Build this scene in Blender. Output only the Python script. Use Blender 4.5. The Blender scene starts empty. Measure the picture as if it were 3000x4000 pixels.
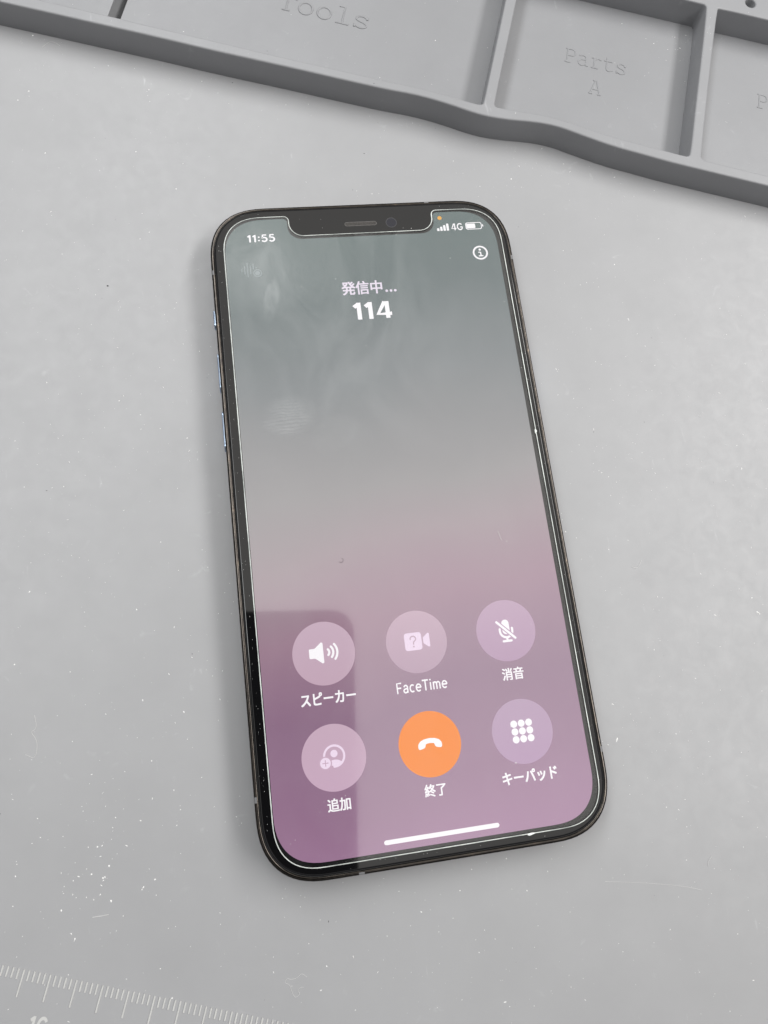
import bpy, bmesh, math, random
from mathutils import Vector, Matrix
from mathutils.geometry import tessellate_polygon
random.seed(7)
S = bpy.context.scene
COL = S.collection
MM = 0.001

# ------------------------------------------------------------------ camera
cam_d = bpy.data.cameras.new("camera")
cam = bpy.data.objects.new("camera", cam_d); COL.objects.link(cam)
RX = Vector((0.9866381, -0.12391554, 0.10578373))
RY = Vector((0.09722282, 0.96878396, 0.22804685))
RZ = Vector((-0.13074013, -0.21471512, 0.96788658))
M = Matrix((RX, RY, RZ)).transposed().to_4x4()
M.translation = Vector((-23.41488, -35.50790, 155.56808)) * MM
cam.matrix_world = M
cam_d.sensor_fit = 'HORIZONTAL'; cam_d.sensor_width = 36.0
cam_d.lens = 36.0 * 2775.21 / 3000.0
cam_d.clip_start = 0.005; cam_d.clip_end = 20.0
S.camera = cam

# ------------------------------------------------------------------ light
w = bpy.data.worlds.new("World"); S.world = w; w.use_nodes = True
nt = w.node_tree; nt.nodes.clear()
def wn(t, **k):
    n = nt.nodes.new(t)
    for a, b in k.items(): setattr(n, a, b)
    return n
tc = wn('ShaderNodeTexCoord')
dot = wn('ShaderNodeVectorMath', operation='DOT_PRODUCT')
d0 = Vector((0.08, 0.16, 1.0)).normalized()
dot.inputs[1].default_value = d0
nt.links.new(tc.outputs['Generated'], dot.inputs[0])
ramp = wn('ShaderNodeValToRGB')
cr = ramp.color_ramp; cr.interpolation = 'EASE'
cr.elements[0].position = 0.33; cr.elements[0].color = (0.045, 0.045, 0.05, 1)
cr.elements[1].position = 0.95; cr.elements[1].color = (1.0, 0.975, 0.935, 1)
e = cr.elements.new(0.60); e.color = (0.21, 0.21, 0.218, 1)
nt.links.new(dot.outputs['Value'], ramp.inputs[0])
bg = wn('ShaderNodeBackground'); bg.inputs['Strength'].default_value = 1.38
nt.links.new(ramp.outputs[0], bg.inputs['Color'])
wo = wn('ShaderNodeOutputWorld'); nt.links.new(bg.outputs[0], wo.inputs[0])

U = Vector((0.945, -0.326, 0)); V = Vector((0.326, 0.945, 0))
def area_lamp(name, u, v, h, su, sv, watts, col):
    d = bpy.data.lights.new(name, 'AREA'); d.shape = 'RECTANGLE'
    d.size = su; d.size_y = sv; d.energy = watts; d.color = col
    o = bpy.data.objects.new(name, d); COL.objects.link(o)
    pos = U * u + V * v + Vector((0, 0, h)) + Vector((0.03, 0.05, 0))
    z = Vector((0.03, 0.05, 0)); z = (pos - z).normalized()
    y = (V - z * V.dot(z)).normalized(); x = y.cross(z)
    m = Matrix((x, y, z)).transposed().to_4x4(); m.translation = pos
    o.matrix_world = m
H = 0.75
area_lamp("tube_lamp_right", 0.74 * H, 0.30 * H, H, 0.17, 1.00, 7.4, (1.0, 0.985, 0.965))
area_lamp("tube_lamp_left", -0.55 * H, 0.34 * H, H, 0.17, 1.00, 4.7, (0.97, 0.99, 1.0))

S.view_settings.view_transform = 'Standard'
S.view_settings.look = 'None'
S.view_settings.exposure = 0.0
S.view_settings.gamma = 1.0
S.view_settings.use_curve_mapping = False

# ------------------------------------------------------------------ materials
def mat(name, base=(0.5, 0.5, 0.5), rough=0.5, metal=0.0, spec=0.5, emit=None, es=1.0, coat=0.0):
    m = bpy.data.materials.new(name); m.use_nodes = True
    b = m.node_tree.nodes['Principled BSDF']
    b.inputs['Base Color'].default_value = (*base, 1)
    b.inputs['Roughness'].default_value = rough
    b.inputs['Metallic'].default_value = metal
    b.inputs['Specular IOR Level'].default_value = spec
    b.inputs['Coat Weight'].default_value = coat
    if emit:
        b.inputs['Emission Color'].default_value = (*emit, 1)
        b.inputs['Emission Strength'].default_value = es
    return m
class NB:
    """small node-graph helper"""
    def __init__(s, m): s.t = m.node_tree; s.b = s.t.nodes.get('Principled BSDF')
    def n(s, t, ins=None, **k):
        x = s.t.nodes.new(t)
        for a, b in k.items(): setattr(x, a, b)
        for a, b in (ins or {}).items():
            if hasattr(b, 'is_linked'): s.t.links.new(b, x.inputs[a])
            else: x.inputs[a].default_value = b
        return x
    def math(s, op, a, b=0.0, c=None, clamp=False):
        x = s.n('ShaderNodeMath', operation=op, use_clamp=clamp)
        for i, v in enumerate((a, b, c)):
            if v is None: continue
            if hasattr(v, 'is_linked'): s.t.links.new(v, x.inputs[i])
            else: x.inputs[i].default_value = v
        return x.outputs[0]
    def link(s, a, b): s.t.links.new(a, b)
    def ramp(s, fac, stops, interp='LINEAR'):
        x = s.n('ShaderNodeValToRGB'); r = x.color_ramp; r.interpolation = interp
        while len(r.elements) < len(stops): r.elements.new(0.5)
        for e, (p, c) in zip(r.elements, stops):
            e.position = p; e.color = (*c, 1) if len(c) == 3 else c
        s.link(fac, x.inputs[0]); return x.outputs[0]
def srgb(r, g, b, sub=0.0):
    f = lambda c: (c / 255 / 12.92) if c <= 10 else ((c / 255 + 0.055) / 1.055) ** 2.4
    return tuple(max(0.0, f(c) - sub) for c in (r, g, b))

def silicone(name, base):
    m = mat(name, base, 0.48, 0, 0.5); q = NB(m)
    co = q.n('ShaderNodeTexCoord').outputs['Object']
    n1 = q.n('ShaderNodeTexNoise', {'Vector': co, 'Scale': 55.0, 'Detail': 5.0, 'Roughness': 0.6}).outputs[0]
    n2 = q.n('ShaderNodeTexNoise', {'Vector': co, 'Scale': 260.0, 'Detail': 4.0, 'Roughness': 0.65, 'Distortion': 0.8}).outputs[0]
    n3 = q.n('ShaderNodeTexNoise', {'Vector': co, 'Scale': 9000.0, 'Detail': 2.0}).outputs[0]
    patch = q.math('MULTIPLY', q.ramp(n2, [(0.62, (0, 0, 0)), (0.80, (1, 1, 1))]), q.ramp(n1, [(0.50, (0, 0, 0)), (0.68, (1, 1, 1))]))
    v = q.math('MULTIPLY_ADD', n1, 0.16, 0.92)
    v = q.math('MULTIPLY_ADD', patch, 0.42, v)
    mp = q.n('ShaderNodeMapping', {0: co, 2: (0, 0, 0.7), 3: (3.0, 0.55, 1)}).outputs[0]
    n4 = q.n('ShaderNodeTexNoise', {'Vector': mp, 'Scale': 210.0, 'Detail': 3.0, 'Roughness': 0.55}).outputs[0]
    sc = q.math('MULTIPLY', q.ramp(n4, [(0.69, (0, 0, 0)), (0.78, (1, 1, 1))]), q.ramp(n1, [(0.46, (0, 0, 0)), (0.60, (1, 1, 1))]))
    v = q.math('MULTIPLY_ADD', sc, 0.30, v)
    g = q.math('MULTIPLY_ADD', n3, 0.16, 0.92)
    v = q.math('MULTIPLY', v, g)
    mx = q.n('ShaderNodeVectorMath', {0: (*base,), 3: v}, operation='SCALE')
    q.link(mx.outputs[0], q.b.inputs['Base Color'])
    rr = q.math('MULTIPLY_ADD', n2, 0.26, 0.33); q.link(rr, q.b.inputs['Roughness'])
    bu = q.n('ShaderNodeBump', {'Strength': 0.10, 'Distance': 0.00006, 'Height': n3})
    q.link(bu.outputs[0], q.b.inputs['Normal'])
    return m
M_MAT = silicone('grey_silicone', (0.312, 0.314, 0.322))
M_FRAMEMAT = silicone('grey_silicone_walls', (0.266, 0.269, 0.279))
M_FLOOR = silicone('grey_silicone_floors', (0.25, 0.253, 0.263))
M_TICK = silicone('pale_raised_silicone', (0.50, 0.50, 0.49))
M_FRAME = mat('polished_dark_steel', (0.10, 0.088, 0.075), 0.22, 1.0)
q = NB(M_FRAME)
co = q.n('ShaderNodeTexCoord').outputs['Object']
nz = q.n('ShaderNodeTexNoise', {'Vector': co, 'Scale': 420.0, 'Detail': 6.0, 'Roughness': 0.7}).outputs[0]
q.link(q.ramp(nz, [(0.35, (0.045, 0.041, 0.038)), (0.60, (0.075, 0.066, 0.058)), (0.76, (0.16, 0.125, 0.095))]), q.b.inputs['Base Color'])
q.link(q.math('MULTIPLY_ADD', nz, 0.16, 0.08), q.b.inputs['Roughness'])
M_GASKET = mat('black_gasket', (0.008, 0.008, 0.008), 0.6)
M_BAND = mat('antenna_plastic', (0.16, 0.16, 0.165), 0.45)
M_BUTTON = mat('pale_blue_metal_button', (0.42, 0.52, 0.66), 0.28, 1.0)  # side buttons in a pale bluish metal tone
M_GLASS = mat('black_cover_glass', (0.004, 0.004, 0.0045), 0.035, 0, 0.5)
M_MESH = mat('earpiece_mesh', (0.035, 0.032, 0.03), 0.7)
q = NB(M_MESH)
co = q.n('ShaderNodeTexCoord').outputs['Object']
vo = q.n('ShaderNodeTexVoronoi', {'Vector': co, 'Scale': 4200.0}).outputs[0]
q.link(q.ramp(vo, [(0.2, (0.002, 0.002, 0.002)), (0.55, (0.045, 0.04, 0.036))]), q.b.inputs['Base Color'])
M_LENS = mat('camera_lens', (0.004, 0.0045, 0.012), 0.06, 0, 0.55)
M_EDGE = mat('ground_glass_edge', (0.80, 0.84, 0.80), 0.35, 0, 0.6)
q = NB(M_EDGE)
co = q.n('ShaderNodeTexCoord').outputs['Object']
nz = q.n('ShaderNodeTexNoise', {'Vector': co, 'Scale': 160.0, 'Detail': 4.0, 'Roughness': 0.7}).outputs[0]
q.link(q.ramp(nz, [(0.34, (0.42, 0.45, 0.43)), (0.58, (0.86, 0.90, 0.86))]), q.b.inputs['Base Color'])
M_DUST = mat('pale_dust', (0.85, 0.85, 0.83), 0.8)
M_DARKDUST = mat('dark_dust', (0.03, 0.03, 0.03), 0.8)
M_LINT = mat('pale_lint', (0.62, 0.62, 0.61), 0.7)
M_STANDIN = mat('matt_black_plastic', (0.006, 0.006, 0.008), 0.5, 0, 0.2)

def glowing(name, rgb, s=1.0):
    return mat(name, (0.003, 0.003, 0.003), 0.04, 0, 0.0, emit=rgb, es=s)
M_WHITE = glowing('lit_white', (1.0, 0.97, 1.0), 1.02)
M_LILAC = glowing('lit_lilac_white', (0.93, 0.84, 0.97), 0.92)
M_DIM = glowing('lit_dim_pink', srgb(248, 228, 247, 0.03))
M_FAINT = glowing('lit_faint_grey', srgb(168, 176, 178, 0.12))
M_ORANGE = glowing('lit_orange', srgb(255, 155, 90, 0.03))
M_AMBER = glowing('lit_amber', srgb(250, 190, 110, 0.06))
def disc_mat(name, top, bot):
    m = glowing(name, (1, 1, 1)); q = NB(m)
    co = q.n('ShaderNodeTexCoord').outputs['Generated']
    y = q.n('ShaderNodeSeparateXYZ', {0: co}).outputs[1]
    q.link(q.ramp(y, [(0.0, bot), (1.0, top)]), q.b.inputs['Emission Color'])
    return m
def screen_mat():
    m = glowing('lit_screen', (1, 1, 1)); q = NB(m)
    m.node_tree.nodes['Principled BSDF'].inputs['Specular IOR Level'].default_value = 0.95
    co = q.n('ShaderNodeTexCoord').outputs['Object']
    sp = q.n('ShaderNodeSeparateXYZ', {0: co})
    nz = q.n('ShaderNodeTexNoise', {'Vector': co, 'Scale': 22.0, 'Detail': 1.5}).outputs[0]
    x = q.math('MULTIPLY', sp.outputs[0], 1.0 / 0.0646)
    t = q.math('MULTIPLY_ADD', sp.outputs[1], -1.0 / 0.1398, 0.5)
    t = q.math('MULTIPLY_ADD', q.math('SUBTRACT', nz, 0.5), 0.16, t)
    t = q.math('MULTIPLY_ADD', x, 0.035, t)
    c = q.ramp(t, SCREEN_STOPS, 'LINEAR')
    q.link(c, q.b.inputs['Emission Color'])
    return m
SCREEN_STOPS = [
    (0.00, srgb(118, 130, 130, 0.11)), (0.16, srgb(122, 131, 133, 0.11)), (0.30, srgb(144, 148, 151, 0.115)),
    (0.46, srgb(171, 168, 170, 0.12)), (0.56, srgb(180, 167, 173, 0.115)), (0.68, srgb(178, 153, 167, 0.10)),
    (0.80, srgb(162, 136, 156, 0.085)), (0.92, srgb(163, 132, 156, 0.06)), (1.00, srgb(168, 132, 161, 0.04))]
M_SCREEN = screen_mat()

def protector_mats():
    m = bpy.data.materials.new('protector_glass'); m.use_nodes = True
    q = NB(m); t = m.node_tree; t.nodes.remove(q.b)
    out = t.nodes['Material Output']
    tr = q.n('ShaderNodeBsdfTransparent', {'Color': (0.985, 0.99, 0.985, 1)})
    gl = q.n('ShaderNodeBsdfGlossy', {'Color': (1, 1, 1, 1), 'Roughness': 0.09})
    fr = q.n('ShaderNodeFresnel', {'IOR': 1.5})
    mx = q.n('ShaderNodeMixShader', {0: fr.outputs[0], 1: tr.outputs[0], 2: gl.outputs[0]})
    # finger grease and painted lamp glare: a thin scattering film with outlines of its own
    co = q.n('ShaderNodeTexCoord').outputs['Object']
    n1 = q.n('ShaderNodeTexNoise', {'Vector': co, 'Scale': 70.0, 'Detail': 6.0, 'Roughness': 0.62, 'Distortion': 1.2}).outputs[0]
    film = q.ramp(n1, [(0.42, (0, 0, 0)), (0.66, (1, 1, 1))])
    n0 = q.n('ShaderNodeTexNoise', {'Vector': q.n('ShaderNodeMapping', {0: co, 2: (0, 0, 0.9), 3: (1, 0.45, 1)}).outputs[0], 'Scale': 62.0, 'Detail': 5.0, 'Roughness': 0.6, 'Distortion': 1.6}).outputs[0]
    cloud = q.ramp(n0, [(0.44, (0, 0, 0)), (0.62, (1, 1, 1))])
    sp = q.n('ShaderNodeSeparateXYZ', {0: co})
    def blob(cx, cy, rx, ry, ang, soft=0.35):
        ca, sa = math.cos(ang), math.sin(ang)
        dx = q.math('SUBTRACT', sp.outputs[0], cx * MM); dy = q.math('SUBTRACT', sp.outputs[1], cy * MM)
        a = q.math('ADD', q.math('MULTIPLY', dx, ca), q.math('MULTIPLY', dy, sa))
        b = q.math('SUBTRACT', q.math('MULTIPLY', dy, ca), q.math('MULTIPLY', dx, sa))
        a = q.math('MULTIPLY', a, 1 / (rx * MM)); b = q.math('MULTIPLY', b, 1 / (ry * MM))
        r = q.math('ADD', q.math('MULTIPLY', a, a), q.math('MULTIPLY', b, b))
        return q.math('DIVIDE', q.math('SUBTRACT', 1.0, r, clamp=True), soft, clamp=True)
    wv = q.n('ShaderNodeTexWave', {'Vector': co, 'Scale': 430.0, 'Distortion': 9.0, 'Detail': 2.0, 'Detail Scale': 0.5}, bands_direction='Y').outputs[1]
    fp = q.math('MULTIPLY', blob(-21.5, 21, 6.8, 5.0, 0.15, 0.6), q.math('MULTIPLY', q.math('MULTIPLY_ADD', wv, 0.9, 0.12, True), q.math('MULTIPLY_ADD', film, 1.0, 0.25)))
    fp2 = q.math('MULTIPLY', blob(-12, 16, 6, 4, 0.5), q.math('MULTIPLY', wv, 0.30))
    sm = q.math('MULTIPLY', blob(-23, 48.5, 1.9, 6.0, -0.22, 0.5), 1.3)
    up = q.math('MULTIPLY', blob(-25, 60, 17, 15, 0.3, 1.0), q.math('MULTIPLY_ADD', film, 0.7, 0.75))  # pale upper-left patch: grease with the lamp's glare painted in
    tot = q.math('ADD', q.math('ADD', fp, fp2), q.math('ADD', q.math('MULTIPLY', sm, film), q.math('MULTIPLY', up, 0.9)))
    tot = q.math('ADD', tot, q.math('MULTIPLY', q.math('MULTIPLY', cloud, q.math('MULTIPLY_ADD', blob(-8, 45, 30, 34, 0.0, 1.0), 0.75, 0.12)), 0.75))
    tot = q.math('ADD', tot, q.math('MULTIPLY', film, 0.10))
    tot = q.math('MULTIPLY', tot, 0.085, clamp=True)
    df = q.n('ShaderNodeBsdfDiffuse', {'Color': (0.85, 0.87, 0.87, 1)})
    m2 = q.n('ShaderNodeMixShader', {0: tot, 1: mx.outputs[0], 2: df.outputs[0]})
    q.link(m2.outputs[0], out.inputs[0])
    c = bpy.data.materials.new('protector_underside'); c.use_nodes = True
    q = NB(c); c.node_tree.nodes.remove(q.b)
    tr = q.n('ShaderNodeBsdfTransparent', {'Color': (1, 1, 1, 1)})
    q.link(tr.outputs[0], c.node_tree.nodes['Material Output'].inputs[0])
    return m, c
M_PROT, M_UNDER = protector_mats()

# ------------------------------------------------------------------ helpers (all lengths in mm)
def link_mesh(name, me, m=None, parent=None):
    o = bpy.data.objects.new(name, me); COL.objects.link(o)
    if m is not None and not me.materials: me.materials.append(m)
    if parent: o.parent = parent
    return o
def thing(name, label, cat, loc=(0, 0, 0), group=None):
    o = bpy.data.objects.new(name, None); COL.objects.link(o); o.empty_display_size = 0.01
    o.location = Vector(loc) * MM; tag(o, label, cat, group); return o
def tag(o, label, cat, group=None):
    o['label'] = label; o['category'] = cat
    if group: o['group'] = group
def superell(cx, cy, hw, hh, a, n=2.5, seg=14):
    """rounded rectangle with continuous-curvature corners, counter-clockwise"""
    P = []
    for sx, sy, rev in ((1, 1, 0), (-1, 1, 1), (-1, -1, 0), (1, -1, 1)):
        L = []
        for i in range(seg + 1):
            t = math.pi / 2 * i / seg
            c, s = max(0.0, math.cos(t)) ** (2 / n), max(0.0, math.sin(t)) ** (2 / n)
            L.append((cx + sx * (hw - a + a * c), cy + sy * (hh - a + a * s)))
        P += L[::-1] if rev else L
    return P
def circle(cx, cy, r, n=40):
    return [(cx + r * math.cos(2 * math.pi * i / n), cy + r * math.sin(2 * math.pi * i / n)) for i in range(n)]
def flat_bm(bm, polys, z0, z1=None, mi=0):
    """filled polygons with holes (even nesting: first outer, rest holes); z1 gives thickness"""
    vs = [[Vector((x, y, 0)) for x, y in p] for p in polys]
    tris = tessellate_polygon(vs)
    fl = [v for p in vs for v in p]
    zt = z0 if z1 is None else z1
    top = [bm.verts.new((v.x * MM, v.y * MM, zt * MM)) for v in fl]
    def face(l):
        try: f = bm.faces.new(l); f.material_index = mi; return f
        except ValueError: return None
    for t in tris:
        a, b, c = (fl[i] for i in t)
        l = [top[i] for i in t]
        if (b - a).cross(c - a).z < 0: l.reverse()
        face(l)
    if z1 is not None:
        bot = [bm.verts.new((v.x * MM, v.y * MM, z0 * MM)) for v in fl]
        for t in tris:
            a, b, c = (fl[i] for i in t)
            l = [bot[i] for i in t]
            if (b - a).cross(c - a).z > 0: l.reverse()
            face(l)
        k = 0
        for p in polys:
            n = len(p)
            for i in range(n):
                j = (i + 1) % n
                face([top[k + i], bot[k + i], bot[k + j], top[k + j]])
            k += n
def bm_obj(name, bm, m, parent=None, smooth=None, recalc=True):
    if recalc: bmesh.ops.recalc_face_normals(bm, faces=bm.faces)
    me = bpy.data.meshes.new(name); bm.to_mesh(me); bm.free()
    for x in (m if isinstance(m, (list, tuple)) else [m]): me.materials.append(x)
    if smooth is not None:
        me.polygons.foreach_set('use_smooth', [True] * len(me.polygons))
        me.set_sharp_from_angle(angle=math.radians(smooth))
    return link_mesh(name, me, None, parent)
def flat(name, groups, z, m, parent, thick=None):
    """groups: list of polygon groups, each [outer, hole, hole...]; a sheet facing up"""
    bm = bmesh.new()
    for g in groups: flat_bm(bm, g, z, None if thick is None else z + thick)
    return bm_obj(name, bm, m, parent, recalc=thick is not None)
def loft(name, rings, m, parent, cap_top=True, cap_bot=True, smooth=40, mis=None):
    """rings: list of (points, z) with equal counts"""
    bm = bmesh.new(); R = []
    for pts, z in rings: R.append([bm.verts.new((x * MM, y * MM, z * MM)) for x, y in pts])
    n = len(R[0])
    for k in range(len(R) - 1):
        for i in range(n):
            f = bm.faces.new((R[k][i], R[k][(i + 1) % n], R[k + 1][(i + 1) % n], R[k + 1][i]))
            if mis: f.material_index = mis[k]
    for on, ring, flip, slot in ((cap_top, R[-1], False, -2), (cap_bot, R[0], True, -1)):
        if not on: continue
        tr = tessellate_polygon([[v.co for v in ring]])
        for t in tr:
            l = [ring[i] for i in t]
            nz = (l[1].co - l[0].co).cross(l[2].co - l[0].co).z
            if (nz < 0) != flip: l.reverse()
            f = bm.faces.new(l)
            if mis: f.material_index = mis[slot]
    o = bm_obj(name, bm, m, parent, smooth, recalc=False)
    return flat_caps(o)
def flat_caps(o):
    for p in o.data.polygons:
        if abs(p.normal.z) > 0.9995: p.use_smooth = False
    return o
def offset(pts, d):
    """move a counter-clockwise outline inwards by d"""
    n = len(pts); out = []
    for i in range(n):
        a, b, c = Vector(pts[i - 1]), Vector(pts[i]), Vector(pts[(i + 1) % n])
        t = (c - a)
        if t.length < 1e-9: t = Vector((1, 0))
        t.normalize(); out.append((b.x - t.y * d, b.y + t.x * d))
    return out
def dedupe(p, eps=1e-4):
    o = [p[0]]
    for x in p[1:]:
        if math.hypot(x[0] - o[-1][0], x[1] - o[-1][1]) > eps: o.append(x)
    if math.hypot(o[0][0] - o[-1][0], o[0][1] - o[-1][1]) < eps: o.pop()
    return o
def stroke(pts, wd, cap=6):
    """polyline -> outline polygon of constant width with round ends"""
    P = [Vector(p) for p in pts]; L, R = [], []
    n = len(P); r = wd / 2
    for i in range(n):
        t = (P[min(i + 1, n - 1)] - P[max(i - 1, 0)]).normalized(); nn = Vector((-t.y, t.x))
        L.append(P[i] + nn * r); R.append(P[i] - nn * r)
    t1 = (P[-1] - P[-2]).normalized(); a1 = math.atan2(t1.y, t1.x)
    t0 = (P[1] - P[0]).normalized(); a0 = math.atan2(t0.y, t0.x)
    e = [P[-1] + Vector((math.cos(a1 - math.pi / 2 + math.pi * k / cap), math.sin(a1 - math.pi / 2 + math.pi * k / cap))) * r for k in range(1, cap)]
    s = [P[0] + Vector((math.cos(a0 + math.pi / 2 + math.pi * k / cap), math.sin(a0 + math.pi / 2 + math.pi * k / cap))) * r for k in range(1, cap)]
    return [tuple(v) for v in R + e + L[::-1] + s]
def arc(cx, cy, rx, ry, a0, a1, n=16):
    return [(cx + rx * math.cos(math.radians(a0 + (a1 - a0) * i / n)), cy + ry * math.sin(math.radians(a0 + (a1 - a0) * i / n))) for i in range(n + 1)]
def round_poly(pts, r, seg=5):
    """rounded corners on a polygon"""
    o = []; n = len(pts)
    for i in range(n):
        a, b, c = Vector(pts[i - 1]), Vector(pts[i]), Vector(pts[(i + 1) % n])
        u, v = (a - b), (c - b); rr = min(r, u.length * .45, v.length * .45)
        p, s = b + u.normalized() * rr, b + v.normalized() * rr
        for k in range(seg + 1):
            t = k / seg; x = p * (1 - t) ** 2 + b * 2 * t * (1 - t) + s * t * t; o.append(tuple(x))
    return o
def text_mesh(body, bold=0.0):
    c = bpy.data.curves.new("t", "FONT"); c.body = body; c.offset = bold; c.resolution_u = 4
    o = bpy.data.objects.new("t", c); COL.objects.link(o)
    dg = bpy.context.evaluated_depsgraph_get()
    me = bpy.data.meshes.new_from_object(o.evaluated_get(dg))
    bpy.data.objects.remove(o); bpy.data.curves.remove(c)
    return me
def fit_text(name, body, box, z, m, parent, bold=0.02):
    """text stretched into box = (x0, y0, x1, y1) in mm; a heavier weight comes from four shifted copies"""
    me = text_mesh(body)
    bm = bmesh.new()
    for k, (dx, dy) in enumerate(((-bold, -bold * .6), (bold, -bold * .6), (bold, bold * .6), (-bold, bold * .6))):
        n0 = len(bm.verts); bm.from_mesh(me); bm.verts.ensure_lookup_table()
        for v in list(bm.verts)[n0:]: v.co.x += dx; v.co.y += dy; v.co.z = z + .0007 * k
    xs = [v.co.x for v in bm.verts]; ys = [v.co.y for v in bm.verts]
    x0, x1, y0, y1 = min(xs), max(xs), min(ys), max(ys)
    for v in bm.verts:
        v.co = ((box[0] + (v.co.x - x0) / (x1 - x0) * (box[2] - box[0])) * MM,
                (box[1] + (v.co.y - y0) / (y1 - y0) * (box[3] - box[1])) * MM, v.co.z * MM)
    for f in bm.faces: f.material_index = 0
    bpy.data.meshes.remove(me)
    return bm_obj(name, bm, m, parent, recalc=False)
# plain grotesque letters drawn stroke by stroke (cap height 1): strokes, advance width
GR = {
 '1': ([[(.03, .74), (.27, .93)], [(.27, 1.0), (.27, 0)]], .47),
 '4': ([[(.45, .98), (.07, .26), (.76, .26)], [(.55, 1.0), (.55, 0)]], .80),
 '5': ([[(.60, .94), (.20, .94), (.15, .50)] + arc(.35, .33, .28, .27, 140, -150, 20)], .74),
 ':': ([[(.13, .12), (.13, .29)], [(.13, .58), (.13, .75)]], .28),
 'G': ([arc(.45, .5, .38, .44, 42, 330, 26) + [(.82, .44), (.50, .44)]], .94),
 '6': ([arc(.38, .30, .30, .25, 0, 360, 28), arc(.40, .56, .31, .40, 190, 35, 16)], .78),
 'F': ([[(.12, 0), (.12, .94), (.60, .94)], [(.12, .50), (.55, .50)]], .66),
 'T': ([[(.02, .94), (.68, .94)], [(.35, .94), (.35, 0)]], .70),
 'a': ([[(.10, .54)] + arc(.29, .50, .19, .19, 140, 0, 10) + [(.48, .0)], [(.48, .40), (.28, .38)] + arc(.25, .20, .19, .17, 90, 290, 12) + [(.40, .08), (.48, .20)]], .60),
 'c': ([arc(.31, .35, .25, .31, 50, 310, 20)], .58),
 'e': ([[(.07, .37), (.56, .37)], arc(.31, .35, .25, .31, -2, 315, 24)], .63),
 'i': ([[(.12, 0), (.12, .70)], [(.12, .86), (.12, 1.0)]], .25),
 'm': ([[(.10, 0), (.10, .70)], [(.10, .45)] + arc(.27, .47, .17, .19, 160, 0, 10) + [(.44, 0)], [(.44, .45)] + arc(.61, .47, .17, .19, 160, 0, 10) + [(.78, 0)]], .90)}
def stroke_text(name, body, box, z, m, parent, wd=.13, gap=.09):
    polys = []; x = 0
    for ch in body:
        st, adv = GR[ch]
        for p in st: polys.append(stroke([(x + a, b) for a, b in p], wd, 1))
        x += adv + gap
    xs = [p[0] for q_ in polys for p in q_]; ys = [p[1] for q_ in polys for p in q_]
    x0, x1, y0, y1 = min(xs), max(xs), min(ys), max(ys)
    bm = bmesh.new()
    for k, q_ in enumerate(polys):
        flat_bm(bm, [[(box[0] + (a - x0) / (x1 - x0) * (box[2] - box[0]), box[1] + (b - y0) / (y1 - y0) * (box[3] - box[1])) for a, b in q_]], z + .0006 * (k % 7))
    return bm_obj(name, bm, m, parent, recalc=False)

# ================================================================== the mat
rmat = thing('repair_mat', 'grey silicone repair mat with raised parts compartments and a moulded ruler', 'work mat')
def uv(u, v): p = U * u + V * v; return (p.x, p.y)
# base sheet with a narrow slot cut in the Tools compartment (grid in mat axes)
slot_u = (-98.7, -95.3); slot_v = (108.5, 146.0)
us = [-330, slot_u[0], slot_u[1], 330]; vs_ = [-330, slot_v[0], slot_v[1], 330]
bm = bmesh.new()
g = [[bm.verts.new((uv(a, b)[0] * MM, uv(a, b)[1] * MM, 0)) for b in vs_] for a in us]
for i in range(3):
    for j in range(3):
        if (i, j) == (1, 1): continue
        bm.faces.new((g[i][j], g[i + 1][j], g[i + 1][j + 1], g[i][j + 1]))
lo = {}
for i in (1, 2):
    for j in (1, 2):
        c = g[i][j].co; lo[i, j] = bm.verts.new((c.x, c.y, -6.0 * MM))
bm.faces.new((lo[1, 1], lo[2, 1], lo[2, 2], lo[1, 2]))
for a, b in (((1, 1), (2, 1)), ((2, 1), (2, 2)), ((2, 2), (1, 2)), ((1, 2), (1, 1))):
    bm.faces.new((g[b[0]][b[1]], g[a[0]][a[1]], lo[a], lo[b]))
bm_obj('mat_sheet', bm, M_MAT, rmat, recalc=False)

# raised compartment frame: one outline with compartment openings and hang holes
back = lambda x: 131.16 + 0.30 * (103.6 - x)
outer = [(-200, 169), (-95, 137.5), (-80.8, 133.2), (-68.9, 129.7), (-57.3, 126.2), (-45.1, 122.6), (-31.5, 118.3), (-20.8, 115.2),
         (-9.6, 111.9), (1.6, 108.5), (10.7, 105.8), (16.6, 104.4), (21.7, 102.8), (27.4, 100.5), (31.9, 98.4), (36.5, 96.8),
         (42.4, 95.7), (46.7, 95.2), (50.7, 94.4), (54.6, 93.2), (60.5, 90.3), (67.7, 87.0), (74.8, 84.5), (81.8, 81.9), (89.0, 79.6),
         (96.2, 77.3), (107.2, 73.8), (125, 68.0), (152, 59.2), (182, 146), (-172, 252)]
tools = [(-190, 170), (-95, 141.2), (-71, 133.6), (-55.8, 129.0), (-45, 125.5), (-33.5, 122.0), (-14.4, 116.0), (-4.9, 113.2), (6.5, 109.8),
         (10.6, 108.5), (19.8, 106.0), (26.6, 103.5), (33.2, 101.0), (34.6, 100.65), (35.3, 101.1), (35.7, 102.1), (46.4, 133.1), (51.5, 147.8), (50.4, back(50.4)), (-175, back(-175))]
partA = [(38.2, 100.9), (38.35, 100.1), (39.1, 99.6), (49.1, 97.5), (55, 95.6), (60.5, 93.2), (68.3, 89.8), (77.8, 86.6), (86.3, 83.6), (87.4, 83.5), (88.1, 84.3),
         (91.9, 95.7), (103.7, 130.3), (103.5, 131.3), (102.7, 131.8), (55.2, back(55.2)), (54.2, 146.6), (49.6, 133.1)]
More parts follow.
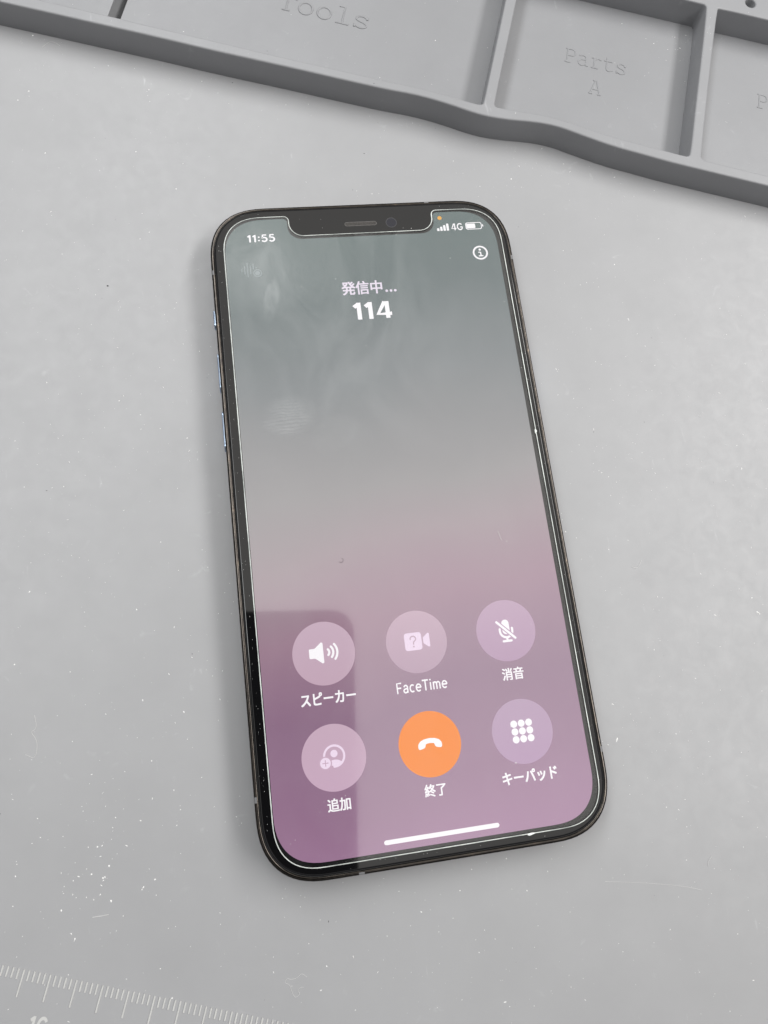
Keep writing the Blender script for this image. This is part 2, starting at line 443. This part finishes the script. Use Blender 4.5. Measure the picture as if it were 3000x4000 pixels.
partB = [(90.8, 83.3), (91.1, 82.4), (92.1, 81.8), (108.0, 76.8), (148, 63.6), (149.6, 64.2), (164.5, 112), (163.5, 113.4), (107.6, 130.25), (106.6, 129.8)]
frame_polys = [outer, tools, partA, partB, circle(117.2, 131.9, 1.45, 28)]
def ccw(p): return p if sum(p[i - 1][0] * p[i][1] - p[i][0] * p[i - 1][1] for i in range(len(p))) > 0 else p[::-1]
def resample_smooth(p, it=2):
    for _ in range(it):
        o = []
        for i in range(len(p)):
            a, b = p[i], p[(i + 1) % len(p)]
            o += [(a[0] * .75 + b[0] * .25, a[1] * .75 + b[1] * .25), (a[0] * .25 + b[0] * .75, a[1] * .25 + b[1] * .75)]
        p = o
    return p
bm = bmesh.new()
loops = []
for k, p in enumerate(frame_polys):
    p = ccw(p)
    if k < 4: p = resample_smooth(p, 2)
    sgn = 1 if k == 0 else -1
    loops.append((p, sgn))
prof = [(0.0, 0.0 if False else -0.6), (0.0, 6.55), (0.06, 6.78), (0.20, 6.93), (0.42, 7.0)]
R = []
for p, sgn in loops:
    rr = []
    for ins, z in prof:
        base_out = -0.25 * max(0.0, 1 - max(z, 0) / 7.0) if sgn > 0 else 0.0
        q_ = offset(p, sgn * ins + (base_out if sgn > 0 else 0.12 * max(0.0, 1 - max(z, 0) / 7.0)))
        rr.append([bm.verts.new((x * MM, y * MM, z * MM)) for x, y in q_])
    n = len(p)
    for k in range(len(prof) - 1):
        for i in range(n):
            bm.faces.new((rr[k][i], rr[k][(i + 1) % n], rr[k + 1][(i + 1) % n], rr[k + 1][i]))
    R.append(rr[-1])
fl = [v for r in R for v in r]
for t in tessellate_polygon([[v.co for v in r] for r in R]):
    try: bm.faces.new([fl[i] for i in t])
    except ValueError: pass
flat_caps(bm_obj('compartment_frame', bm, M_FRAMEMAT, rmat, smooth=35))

# compartment floors, a thin sheet over the base sheet in a darker grey (the Tools floor leaves the narrow slot open)
def split_u(P, u0, keep_less):
    out = []; f = lambda p: p[0] * U.x + p[1] * U.y - u0
    for i in range(len(P)):
        a, b = P[i - 1], P[i]; fa, fb = f(a), f(b)
        if (fa < 0) != (fb < 0):
            t = fa / (fa - fb); out.append((a[0] + (b[0] - a[0]) * t, a[1] + (b[1] - a[1]) * t))
        if (fb < 0) == keep_less: out.append(b)
    return out
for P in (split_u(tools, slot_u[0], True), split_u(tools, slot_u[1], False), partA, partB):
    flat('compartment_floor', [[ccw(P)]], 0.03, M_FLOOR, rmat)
# moulded typewriter lettering, built stroke by stroke
def glyph(ch):
    if ch == 'T': return [[(.05, .44), (.05, .57), (.55, .57), (.55, .44)], [(.30, .57), (.30, 0)], [(.18, 0), (.42, 0)]]
    if ch == 'o': return [arc(.30, .215, .215, .215, 0, 360, 28)]
    if ch == 'l': return [[(.13, .61), (.31, .61), (.31, 0)], [(.10, 0), (.52, 0)]]
    if ch == 's': return [[(.48, .33)] + arc(.30, .325, .17, .105, 10, 200, 10) + [(.22, .245), (.38, .205)] + arc(.31, .105, .18, .105, 40, -160, 10) + [(.11, .10)], [(.485, .42), (.485, .32)], [(.105, .11), (.105, .0)]]
    if ch == 'P': return [[(.15, 0), (.15, .57)], [(.06, .57), (.33, .57)] + arc(.34, .43, .17, .14, 90, -90, 12) + [(.15, .29)], [(.06, 0), (.32, 0)]]
    if ch == 'a': return [[(.12, .40)] + arc(.28, .31, .16, .12, 120, 0, 8) + [(.44, 0), (.54, 0)], [(.44, .25), (.28, .25)] + arc(.25, .12, .16, .125, 90, 290, 12) + [(.44, .09)]]
    if ch == 'r': return [[(.10, .42), (.22, .42), (.22, 0)], [(.10, 0), (.42, 0)], [(.22, .27)] + arc(.40, .27, .17, .15, 150, 60, 8) + [(.53, .38)]]
    if ch == 't': return [[(.21, .57), (.21, .12)] + arc(.33, .12, .12, .12, 180, 300, 8) + [(.52, .05)], [(.08, .42), (.47, .42)]]
    if ch == 'A': return [[(.08, 0), (.27, .57), (.33, .57), (.52, 0)], [(.16, .57), (.30, .57)], [(.16, .20), (.44, .20)], [(.02, 0), (.18, 0)], [(.42, 0), (.58, 0)]]
def tube(bm, pts, r, z, flatz=1.0, n=8):
    P = [Vector((x, y, z)) for x, y in pts]
    rings = []
    for i, p in enumerate(P):
        t = (P[min(i + 1, len(P) - 1)] - P[max(i - 1, 0)]).normalized()
        s = Vector((-t.y, t.x, 0))
        rings.append([bm.verts.new((p + s * (r * math.cos(2 * math.pi * k / n)) + Vector((0, 0, r * flatz * math.sin(2 * math.pi * k / n)))) * MM) for k in range(n)])
    for a, b in zip(rings, rings[1:]):
        for k in range(n): bm.faces.new((a[k], a[(k + 1) % n], b[(k + 1) % n], b[k]))
    bm.faces.new(rings[0]); bm.faces.new(rings[-1][::-1])
def emboss(word, ox, oy, dx, em, ysc, r, hh, cell=.6):
    """centre of the first letter's foot at (ox, oy)"""
    a = Vector(dx).normalized(); b = Vector((-a.y, a.x))
    bm = bmesh.new()
    for i, ch in enumerate(word):
        for st in glyph(ch):
            pts = []
            for x, y in st:
                p = Vector((ox, oy)) + a * ((i * cell + x - .3) * em) + b * (y * em * ysc); pts.append(tuple(p))
            tube(bm, pts, r, 0.0, hh)
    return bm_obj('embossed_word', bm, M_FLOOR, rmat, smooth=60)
emboss('Tools', -11.5, 138.1, (.955, -.30), 8.4, 1.06, .30, .75)
emboss('Parts', 64.6, 120.0, (.955, -.29), 6.05, 1.28, .24, .75)
emboss('A', 69.7, 109.45, (.955, -.29), 6.05, 1.28, .24, .75)
emboss('P', 118.0, 103.6, (.955, -.29), 6.05, 1.28, .24, .75)

# moulded ruler
bm = bmesh.new()
for k in range(-30, 75):
    b0 = Vector((-80.80, -81.62)) + Vector((4.663, -1.673)) / 5 * k
    ln = 4.6 if k % 5 == 0 else 1.75
    d = Vector((-.327, -.945)); jit = random.uniform(-.03, .03)
    tube(bm, [tuple(b0 - d * .05), tuple(b0 + d * .1), tuple(b0 + d * (ln - .1 + jit)), tuple(b0 + d * (ln + jit))], 0.20 + random.uniform(-.015, .015), 0.0, 1.0, 8)
o = bm_obj('ruler_scale', bm, M_TICK, rmat, smooth=60)
o = stroke_text('ruler_number', '16', (0, 0, 3.3, 3.4), 0.06, M_TICK, rmat, .20)
for v in o.data.vertices:
    p = Vector((-80.75, -92.5)) + Vector((.945, -.327)) * (v.co.x / MM) + Vector((.327, .945)) * (v.co.y / MM)
    v.co.x, v.co.y = p.x * MM, p.y * MM

# ================================================================== the phone
ph = thing('smartphone', 'black smartphone with a lit call screen lying on the grey mat', 'smartphone')
PW, PHH = 35.75, 73.35
def po(ins): return superell(0, 0, PW - ins, PHH - ins, 13.6 - ins, 2.5, 16)
fr = loft('frame', [(po(i), z) for i, z in ((0.75, 0.02), (0.30, 0.10), (0.06, 0.34), (0.0, 0.65), (0.0, 6.45), (0.05, 6.72), (0.17, 6.92), (0.34, 7.03), (0.62, 7.06), (0.78, 7.03), (0.86, 6.9), (0.88, 6.5))],
          M_FRAME, ph, smooth=50)
# antenna bands: thin plastic inlays that wrap the rim, 0.02 mm proud
def band(cx, cy, horizontal):
    bm = bmesh.new()
    prof = [(0.0, 0.8), (0.0, 6.45), (0.05, 6.72), (0.17, 6.92), (0.34, 7.03), (0.60, 7.06)]
    wd = 0.55
    A, B = [], []
    for ins, z in prof:
        d = ins - 0.015; zz = z + (0.015 if z > 6.5 else 0)
        if horizontal:   # on left / right side, runs across in y
            sx = 1 if cx > 0 else -1
            A.append(bm.verts.new((sx * (PW - d) * MM, (cy - wd) * MM, zz * MM))); B.append(bm.verts.new((sx * (PW - d) * MM, (cy + wd) * MM, zz * MM)))
        else:
            sy = 1 if cy > 0 else -1
            A.append(bm.verts.new(((cx - wd) * MM, sy * (PHH - d) * MM, zz * MM))); B.append(bm.verts.new(((cx + wd) * MM, sy * (PHH - d) * MM, zz * MM)))
    for i in range(len(prof) - 1): bm.faces.new((A[i], B[i], B[i + 1], A[i + 1]))
    bm_obj('antenna_band', bm, M_BAND, fr, smooth=60)
for a in ((-PW, 57.0, 1), (-PW, -57.0, 1), (PW, 57.0, 1), (PW, -57.0, 1), (-16.5, -PHH, 0), (16.5, PHH, 0)): band(*a)
loft('gasket', [(po(0.88), 6.3), (po(0.88), 7.0), (po(0.98), 7.08), (po(1.06), 7.04)], M_GASKET, ph, cap_bot=False)
cg = loft('cover_glass', [(po(i), z) for i, z in ((1.07, 6.6), (1.07, 7.10), (1.12, 7.19), (1.24, 7.255), (1.40, 7.28))], M_GLASS, ph, smooth=50)

def slot_poly(cx, cy, hw, r): return [p for p in arc(cx + hw - r, cy, r, r, -90, 90, 8)] + [p for p in arc(cx - hw + r, cy, r, r, 90, 270, 8)]
flat('earpiece', [[slot_poly(-0.15, 67.75, 3.75, .44)]], 7.290, M_MESH, cg)
flat('earpiece_rim', [[slot_poly(-0.15, 67.75, 3.85, .54), slot_poly(-0.15, 67.75, 3.75, .44)[::-1]]], 7.292, mat('earpiece_rim', (0.10, 0.095, 0.09), 0.4), cg)
flat('front_camera', [[circle(7.2, 67.7, 1.15)]], 7.290, M_LENS, cg)
flat('front_camera_ring', [[circle(7.2, 67.7, 1.35), circle(7.2, 67.7, 1.15)[::-1]]], 7.291, mat('camera_ring', (0.03, 0.03, 0.035), 0.3), cg)

# side buttons
def side_button(name, y0, y1, sx, parent, zc=3.7, hz=1.35, prot=0.42):
    yc, hy = (y0 + y1) / 2, (y1 - y0) / 2
    bm = bmesh.new(); rings = []
    for ins, dd in ((0.0, -0.3), (0.0, prot - .12), (0.10, prot), ):
        pts = superell(0, 0, hy - ins, hz - ins, min(1.2, hz) - ins * .5, 2.2, 6)
        rings.append([bm.verts.new(((sx * (PW + dd)) * MM, (yc + a) * MM, (zc + b) * MM)) for a, b in pts])
    n = len(rings[0])
    for a, b in zip(rings, rings[1:]):
        for i in range(n): bm.faces.new((a[i], a[(i + 1) % n], b[(i + 1) % n], b[i]))
    bm.faces.new(rings[-1])
    return bm_obj(name, bm, M_BUTTON, parent, smooth=40)
side_button('mute_switch', 44.5, 49.2, -1, ph, hz=1.0, prot=0.55)
side_button('volume_button', 29.0, 38.3, -1, ph)
side_button('volume_button', 15.1, 24.4, -1, ph)
side_button('power_button', 20.0, 36.0, 1, ph)

# display
X = lambda p: (p - 195.0) * 0.165641
Y = lambda p: 69.9 - p * 0.165641
K = 0.165641
ZD, ZB, ZI, ZT = 7.300, 7.310, 7.320, 7.330
def notched(hw, hh, a, cx, cy, nhw, nbot, rt, rb, n=2.5):
    P = superell(cx, cy, hw, hh, a, n, 14)      # ccw from right side to top
    top = cy + hh
    # insert notch along the top edge between first corner end (x>0) and second corner start (x<0)
    k = 15
    ntc = []
    ntc += arc(nhw + rt, top - rt, rt, rt, 90, 180, 6)
    ntc += [(p[0], p[1]) for p in arc(nhw - rb, nbot + rb, rb, rb, 0, -90, 8)]
    ntc += [(p[0], p[1]) for p in arc(-nhw + rb, nbot + rb, rb, rb, -90, -180, 8)]
    ntc += arc(-nhw - rt, top - rt, rt, rt, 0, 90, 6)
    return dedupe(P[:k] + ntc + P[k:])
disp_outline = notched(32.3, 69.9, 9.9, 0, 0, 17.5, 64.4, 1.0, 3.2)
disp = flat('display', [[disp_outline]], ZD, M_SCREEN, ph)

def up(shape, px, py, s=1.0): return [(X(px + x * s), Y(py + y * s)) for x, y in shape]   # points given in screen points, y down
btns = {'spk': (78, 607.9), 'ft': (194.6, 607.6), 'mute': (310.9, 607.3), 'add': (77.2, 730.8), 'end': (194.4, 731.0), 'key': (311.4, 731.5)}
tone = {'spk': ((207, 180, 197), (202, 172, 190)), 'ft': ((219, 194, 208), (205, 180, 197)), 'mute': ((213, 187, 207), (203, 175, 199)),
        'add': ((206, 176, 195), (207, 174, 197)), 'key': ((203, 178, 201), (203, 175, 202))}
sub = {'spk': -.01, 'ft': .05, 'mute': .05, 'add': -.01, 'key': .04}
lbl = {'spk': 'pale round button with a speaker icon', 'ft': 'pale round button with a dimmed video camera icon', 'mute': 'pale round button with a crossed-out microphone',
       'add': 'pale round button with a dimmed person icon', 'end': 'orange round hang-up button', 'key': 'pale round button with nine white dots'}
DM = {}
for k, (bx, by) in btns.items():
    m = M_ORANGE if k == 'end' else disc_mat('lit_button_' + k, srgb(*[c - 4 for c in tone[k][0]], sub[k]), srgb(*[c - 4 for c in tone[k][1]], sub[k]))
    DM[k] = M_ORANGE if k == 'end' else glowing('lit_gap_' + k, srgb(*[(a + b) // 2 for a, b in zip(*tone[k])], sub[k]))
    o = flat('call_button', [[circle(X(bx), Y(by), 38.6 * K, 72)]], ZB, m, disp); o['label'] = lbl[k]
S_ = lambda pts, wd: [stroke([(X(a), Y(b)) for a, b in pts], wd * K)]
def G(cx, cy, r): return [circle(X(cx), Y(cy), r * K, 28)]
# speaker
bx, by = btns['spk']
cone = round_poly([(X(a), Y(b)) for a, b in ((60.0, 601.2), (67.0, 601.2), (75.6, 594.2), (77.6, 595.2), (77.6, 619.2), (75.6, 620.0), (67.0, 613.0), (60.0, 613.0))], 1.6 * K)
icon = [[cone]]
for r, hgt in ((5.4, 44), (10.6, 40), (15.8, 38)):
    icon.append(S_([(77.4 + 2.2 + r * math.cos(math.radians(t)) * 0.96, 607.1 + r * 0.93 * math.sin(math.radians(t))) for t in range(-hgt, hgt + 1, 4)], 2.7))
flat('speaker_icon', icon, ZI, M_WHITE, disp)
# video camera with question mark
boxp = [(X(a), Y(b)) for a, b in superell(190.3, 607.0, 10.9, 10.9, 3.8, 2.3, 6)]
tri = round_poly([(X(a), Y(b)) for a, b in ((203.1, 603.4), (209.6, 598.2), (211.4, 598.8), (211.4, 615.0), (209.6, 615.7), (203.1, 610.6))], 1.0 * K)
flat('video_icon', [[boxp], [tri]], ZI, M_DIM, disp)
qm = [(186.9, 604.0)] + [(190.3 + 3.5 * math.cos(math.radians(t)), 603.8 + 3.3 * math.sin(math.radians(t))) for t in range(-170, 40, 14)] + [(190.7, 607.8), (190.4, 610.2)]
flat('question_mark', [S_(qm, 1.6), G(190.4, 613.3, 1.05)], ZT, DM['ft'], disp)
# crossed-out microphone
flat('microphone_icon', [
    S_([(311, 598.3), (311, 607.4)], 9.6),
    S_([(302.9, 605.0), (302.9, 607.8)] + [(311 + 8.1 * math.cos(math.radians(t)), 608 - 8.0 * math.sin(math.radians(t))) for t in range(190, 351, 10)] + [(319.1, 607.8), (319.1, 605.0)], 2.8),
    [round_poly([(X(309.6), Y(615)), (X(309.6), Y(620)), (X(312.4), Y(620)), (X(312.4), Y(615))], .1)],
    S_([(305.8, 620.6), (316.2, 620.6)], 2.9)], ZI, M_WHITE, disp)
flat('slash_gap', [S_([(300.4, 596.2), (321.4, 617.6)], 5.4)], ZI + .004, DM['mute'], disp)
flat('slash', [S_([(300.0, 595.8), (321.6, 617.8)], 2.9)], ZT, M_WHITE, disp)
# add person
ringA = arc(X(77.6), Y(729.2), 12.0 * K, 12.0 * K, -95, 180, 40)
flat('person_icon', [[stroke(ringA, 2.6 * K)], G(77.6, 726.4, 4.3),
     [[(X(77.6 + a), Y(729.2 + b)) for a, b in [(11.2 * math.cos(math.radians(t)), 11.2 * math.sin(math.radians(t))) for t in range(44, 137, 6)]] + [(X(77.6 + 8.6 * math.cos(math.radians(t))), Y(738.6 + 5.2 * math.sin(math.radians(t)))) for t in range(200, 341, 10)]]], ZI, M_DIM, disp)
flat('plus_gap', [G(66.4, 736.2, 7.8)], ZI + .003, DM['add'], disp)
flat('plus_badge', [G(66.4, 736.2, 6.4)], ZI + .006, M_DIM, disp)
flat('plus_sign', [S_([(63.1, 736.2), (69.7, 736.2)], 1.1), S_([(66.4, 732.9), (66.4, 739.5)], 1.1)], ZT, DM['add'], disp)
# hang-up handset
hs = [(179.6, 735.0), (179.9, 730.4), (182.6, 727.0), (187.6, 724.9), (194.4, 724.1), (201.2, 724.9), (206.2, 727.0), (208.9, 730.4), (209.2, 735.0), (207.6, 736.6), (202.0, 735.4), (200.4, 733.8), (199.6, 730.6), (194.4, 729.9), (189.2, 730.6), (188.4, 733.8), (186.8, 735.4), (181.2, 736.6)]
flat('handset_icon', [[round_poly([(X(a), Y(b)) for a, b in hs], 1.2 * K)]], ZI, M_WHITE, disp)
# keypad dots
flat('keypad_icon', [G(301.8 + 9.55 * i, 722.0 + 9.3 * j, 4.35) for i in range(3) for j in range(3)], ZI, M_WHITE, disp)
# captions
def cap(body, x0, y0, x1, y1, m=M_WHITE, bold=.024, name='caption', wd=None):
    if wd: return stroke_text(name, body, (X(x0), Y(y1), X(x1), Y(y0)), ZI, m, disp, wd)
    return fit_text(name, body, (X(x0), Y(y1), X(x1), Y(y0)), ZI, m, disp, bold)
cap('スピーカー', 44.4, 653.6, 111.6, 668.6, bold=.03)
cap('FaceTime', 162.2, 654.6, 226.2, 668.4, wd=.14)
cap('消音', 297.0, 653.8, 325.0, 669.0)
cap('追加', 63.8, 776.6, 91.4, 791.4)
cap('終了', 180.4, 776.8, 206.8, 791.4)
cap('キーパッド', 277.2, 776.4, 346.6, 792.0, bold=.03)
cap('発信中', 155.2, 104.0, 212.6, 124.6, M_LILAC, .024, 'call_status')
flat('ellipsis', [G(218.2, 121.2, 1.9), G(224.3, 121.2, 1.9), G(230.4, 121.2, 1.9)], ZI, M_LILAC, disp)
cap('114', 167.2, 136.4, 221.4, 162.8, M_WHITE, 0, 'dialled_number', wd=.21)
cap('11:55', 31.8, 23.2, 70.6, 35.4, M_WHITE, 0, 'clock', wd=.19)
# status icons
bars = []
for i in range(4):
    x = 304.0 + 4.75 * i; h = 4.4 + 2.35 * i
    bars.append([round_poly([(X(x), Y(30.8)), (X(x + 3.4), Y(30.8)), (X(x + 3.4), Y(30.8 - h)), (X(x), Y(30.8 - h))], .9 * K)])
flat('signal_bars', bars, ZI, M_WHITE, disp)
cap('4G', 325.2, 19.4, 342.4, 31.0, M_WHITE, 0, 'network_name', wd=.17)
def sq(cx, cy, hw, hh, a): return [(X(p), Y(q)) for p, q in superell(cx, cy, hw, hh, a, 2.3, 6)]
flat('battery_icon', [[sq(359.0, 24.9, 12.2, 5.8, 3.6), sq(359.0, 24.9, 11.0, 4.7, 2.8)[::-1]], [sq(354.8, 24.9, 6.6, 3.8, 1.8)], [sq(372.6, 24.9, .8, 2.0, .8)]], ZI, M_WHITE, disp)
flat('privacy_dot', [G(310.2, 9.6, 3.1)], ZI, M_AMBER, disp)
flat('info_icon', [[circle(X(362.2), Y(69.1), 11.2 * K, 48), circle(X(362.2), Y(69.1), 8.7 * K, 48)[::-1]], G(362.0, 64.2, 1.7),
     S_([(360.2, 68.3), (362.6, 68.3), (362.6, 74.0)], 1.9), S_([(359.9, 74.2), (365.3, 74.2)], 1.7)], ZI, M_WHITE, disp)
wave = [S_([(x, 77.6 - h), (x, 77.6 + h)], 1.3) for x, h in ((20.6, 2.0), (24.6, 6.2), (28.6, 10.6), (32.6, 6.0))] + [S_([(36.6, 68.6), (36.6, 76.6)], 1.3), G(40.6, 74.4, .8)]
wave += [[circle(X(41.8), Y(83.2), 5.9 * K), circle(X(41.8), Y(83.2), 4.7 * K)[::-1]], G(41.8, 83.2, 3.5)]
flat('waveform_icon', wave, ZI, M_FAINT, disp)
flat('home_indicator', [[slot_poly(0, Y(833.8), 70 * K, 2.6 * K)]], ZI, M_WHITE, disp)

# screen protector: clear sheet with ground edge and notch cut-out
pt = notched(33.05, 70.6, 9.6, 0.42, -0.18, 17.0, 65.15, 1.3, 3.2)
lo2, hi2 = 7.36, 7.70
prot = loft('screen_protector', [(pt, lo2), (pt, hi2 - .14), (offset(pt, 0.07), hi2 - .06), (offset(pt, 0.21), hi2)], [M_PROT, M_UNDER, M_EDGE], ph, smooth=None, mis=[2, 2, 2, 0, 1])
# chips in the protector's edge
def chip(cx, cy, r, ang, st=2.2):
    bm = bmesh.new(); bmesh.ops.create_icosphere(bm, subdivisions=2, radius=1.0)
    ca, sa = math.cos(ang), math.sin(ang)
    for v in bm.verts:
        k = 1 + random.uniform(-.35, .35); x, y, z = v.co.x * r * st * k, v.co.y * r * k, v.co.z * .13 * k
        v.co = ((cx + x * ca - y * sa) * MM, (cy + x * sa + y * ca) * MM, (hi2 - .06 + z) * MM)
    bm_obj('edge_chip', bm, M_EDGE, prot)
chip(33.3, 12.6, .24, 1.5, 2.6); chip(17.6, -70.75, .20, 0.12, 3.6)

# ================================================================== black slab added overhead for the camera phone's dark mirror image
def refl(px, py, h=222.7):   # glass point -> place of the thing mirrored there, for the eye that took the photo
    C = Vector((-23.415, -35.508)); p = Vector((px, py)); return C + (p - C) * (1 + h / 148.27)
standin = thing('phone_standin', 'black slab added overhead in place of the camera phone, for the dark reflection at lower left of the screen', 'phone_standin', (0, 0, 230))
c0 = refl(-12.3, -22.6)
ang = math.radians(-5.5)
def tp(ins):
    P = superell(-48, -105, 48 - ins, 105 - ins, 13, 2.3, 8)
    return [(c0.x + x * math.cos(ang) - y * math.sin(ang), c0.y + x * math.sin(ang) + y * math.cos(ang)) for x, y in P]
loft('standin_body', [(tp(1), 0), (tp(0), 1), (tp(0), 7), (tp(1), 8)], M_STANDIN, standin, smooth=50)

# ================================================================== dust and lint
def flake(bm, x, y, z, r, mi=0):
    n = random.choice((4, 5, 5, 6)); a0 = random.uniform(0, 6.28); st = random.choice((1, 1, 1.5, 2.2)); th = random.uniform(0, 3.14)
    top = bm.verts.new((x * MM, y * MM, (z + r * random.uniform(.5, 1.0)) * MM)); ring = []
    for k in range(n):
        t = a0 + 6.283 * k / n; rr = r * random.uniform(.55, 1.2)
        dx, dy = rr * math.cos(t) * st, rr * math.sin(t) / st ** .5
        ring.append(bm.verts.new(((x + dx * math.cos(th) - dy * math.sin(th)) * MM, (y + dx * math.sin(th) + dy * math.cos(th)) * MM, z * MM)))
    for k in range(n):
        f = bm.faces.new((ring[k], ring[(k + 1) % n], top)); f.material_index = mi
def inside_phone(x, y, pad=1.2): return abs(x) < PW + pad and abs(y) < PHH + pad
def in_poly(x, y, P):
    c = False
    for i in range(len(P)):
        (x1, y1), (x2, y2) = P[i - 1], P[i]
        if (y1 > y) != (y2 > y) and x < (x2 - x1) * (y - y1) / (y2 - y1) + x1: c = not c
    return c
def ground_z(x, y):
    """height of the mat surface, or None where a wall edge is too near"""
    if not in_poly(x, y, outer): return 0.0 if not in_poly(x, y - .8, outer) and not in_poly(x, y + .8, outer) else None
    for P in (tools, partA, partB):
        if in_poly(x, y, P):
            return 0.0 if all(in_poly(x + a, y + b, P) for a, b in ((.8, 0), (-.8, 0), (0, .8), (0, -.8))) else None
    if any(not in_poly(x + a, y + b, outer) or any(in_poly(x + a, y + b, P) for P in (tools, partA, partB)) for a, b in ((.5, 0), (-.5, 0), (0, .5), (0, -.5))): return None
    return 7.0
bm = bmesh.new()
for _ in range(3200):
    x, y = random.uniform(-125, 155), random.uniform(-130, 160)
    if inside_phone(x, y): continue
    z = ground_z(x, y)
    if z is None: continue
    if z > 3 and random.random() < .6: continue
    r = min(.26, .035 + random.expovariate(1 / .035))
    flake(bm, x, y, z, r, 1 if random.random() < .05 else 0)
for cx, cy, n, sg in ((98, 122, 60, 5), (66, -20, 60, 22), (-55, -60, 40, 14), (40, -85, 40, 18), (-60, 10, 40, 16), (70, 45, 35, 15), (92, 124, 30, 4), (-10, -88, 25, 6), (-68, -62, 45, 6), (48, -60, 45, 9), (58, 12, 40, 10), (-46, 40, 30, 9), (40, 86, 25, 8)):
    for _ in range(n):
        x, y = random.gauss(cx, sg), random.gauss(cy, sg)
        if inside_phone(x, y): continue
        z = ground_z(x, y)
        if z is None: continue
        flake(bm, x, y, z, min(.25, .03 + random.expovariate(1 / .04)))
# bright crumbs in a loose ring left of the phone's foot
for a in range(13):
    t = a * .55 + random.uniform(-.2, .2); rr = random.uniform(2.0, 3.4)
    flake(bm, -68.8 + rr * math.cos(t), -69.0 + rr * math.sin(t), 0, random.uniform(.10, .21))
for x, y in ((-67, -62.2), (-61.5, -62.8), (-58.6, -58.6), (-74.0, -72.6), (-71.7, -78.0), (-56.4, -69.8)): flake(bm, x, y, 0, random.uniform(.14, .22))
# on the glass and bezel
for _ in range(230):
    x, y = random.uniform(-33, 33), random.uniform(-70, 70)
    flake(bm, x, y, 7.70 if in_poly(x, y, pt) else 7.28, min(.15, .025 + random.expovariate(1 / .022)))
for _ in range(170):
    t = random.random(); s = random.choice((-1, 1)); e_ = random.gauss(0, .35)
    if random.random() < .68: x, y = s * 33.2 + (.4 if s > 0 else 0) + e_ + s * .5, random.uniform(-66, 66)
    else: x, y = random.uniform(-28, 28), s * 71.2 + e_
    if abs(x) > 34.3 or abs(y) > 71.9: continue
    if y > 64 and abs(x) < 19: continue
    flake(bm, x, y, 7.70 if in_poly(x, y, pt) else 7.28, random.uniform(.02, .06))
o = bm_obj('dust', bm, [M_DUST, M_DARKDUST]); o['kind'] = 'stuff'
o['label'] = 'pale specks of dust scattered over the mat and phone'; o['category'] = 'dust'

LG = 'lint fibres lying on the mat'
def fibre(label, pts, r=.045, m=M_LINT, z=.05):
    bm = bmesh.new()
    P = pts
    for _ in range(2):
        q_ = [P[0]]
        for a, b in zip(P, P[1:]): q_ += [(a[0] * .75 + b[0] * .25, a[1] * .75 + b[1] * .25), (a[0] * .25 + b[0] * .75, a[1] * .25 + b[1] * .75)]
        P = q_ + [P[-1]]
    tube(bm, P, r * .8, z * (.8 if z < 1 else 1), 1.0, 6)
    o = bm_obj('lint_fibre', bm, m, None, smooth=60); tag(o, label, 'lint', LG)
fibre('curly pale fibre lying on the mat below the phone, right of the ruler', [(-28.91, -91.44), (-29.87, -90.59), (-30.44, -91.1), (-31.2, -91.35), (-32.04, -91.4), (-32.73, -91.0), (-33.28, -91.76), (-32.32, -92.2), (-32.1, -93.17), (-31.7, -94.36), (-31.31, -94.61), (-30.43, -94.11), (-30.89, -93.56), (-30.42, -92.98), (-29.7, -93.1)], .04)
fibre('long thin hair lying almost straight below the right corner of the phone', [(33.76, -83.87), (38.42, -84.76), (43.37, -85.7), (48.79, -86.93), (52.22, -87.91), (54.24, -88.67)], .035)
fibre('short hooked white fibre right of the lower right corner of the phone', [(57.92, -82.74), (57.12, -83.21), (56.63, -84.37)], .06)
fibre('tangled pale fibre at the left edge of the photo beside the lower phone', [(-78.2, -35.73), (-77.8, -38.49), (-79.14, -38.76), (-77.67, -40.75), (-78.08, -44.25), (-80.08, -43.09)], .055)
fibre('small straight white splinter above the left end of the ruler', [(-68.31, -74.64), (-66.8, -74.66), (-65.32, -74.62)], .07)
fibre('faint arched fibre close under the compartment wall at upper left', [(-73.56, 126.91), (-71.99, 128.45), (-70.44, 128.43), (-69.24, 127.24)], .05)
fibre('short bent fibre on the mat to the right of the phone beside the pale scuffs', [(55.82, -18.36), (54.63, -20.19), (53.25, -19.71)], .06)
fibre('dark curled fibre lying on the phone screen', [(-14.27, -12.38), (-13.72, -12.73), (-13.16, -12.1), (-13.61, -11.75)], .045, M_DARKDUST, 7.75)
fibre('thin pale fibre lying on the right half of the phone screen', [(20.76, -9.41), (21.09, -10.58), (21.24, -11.52)], .04, M_LINT, 7.75)
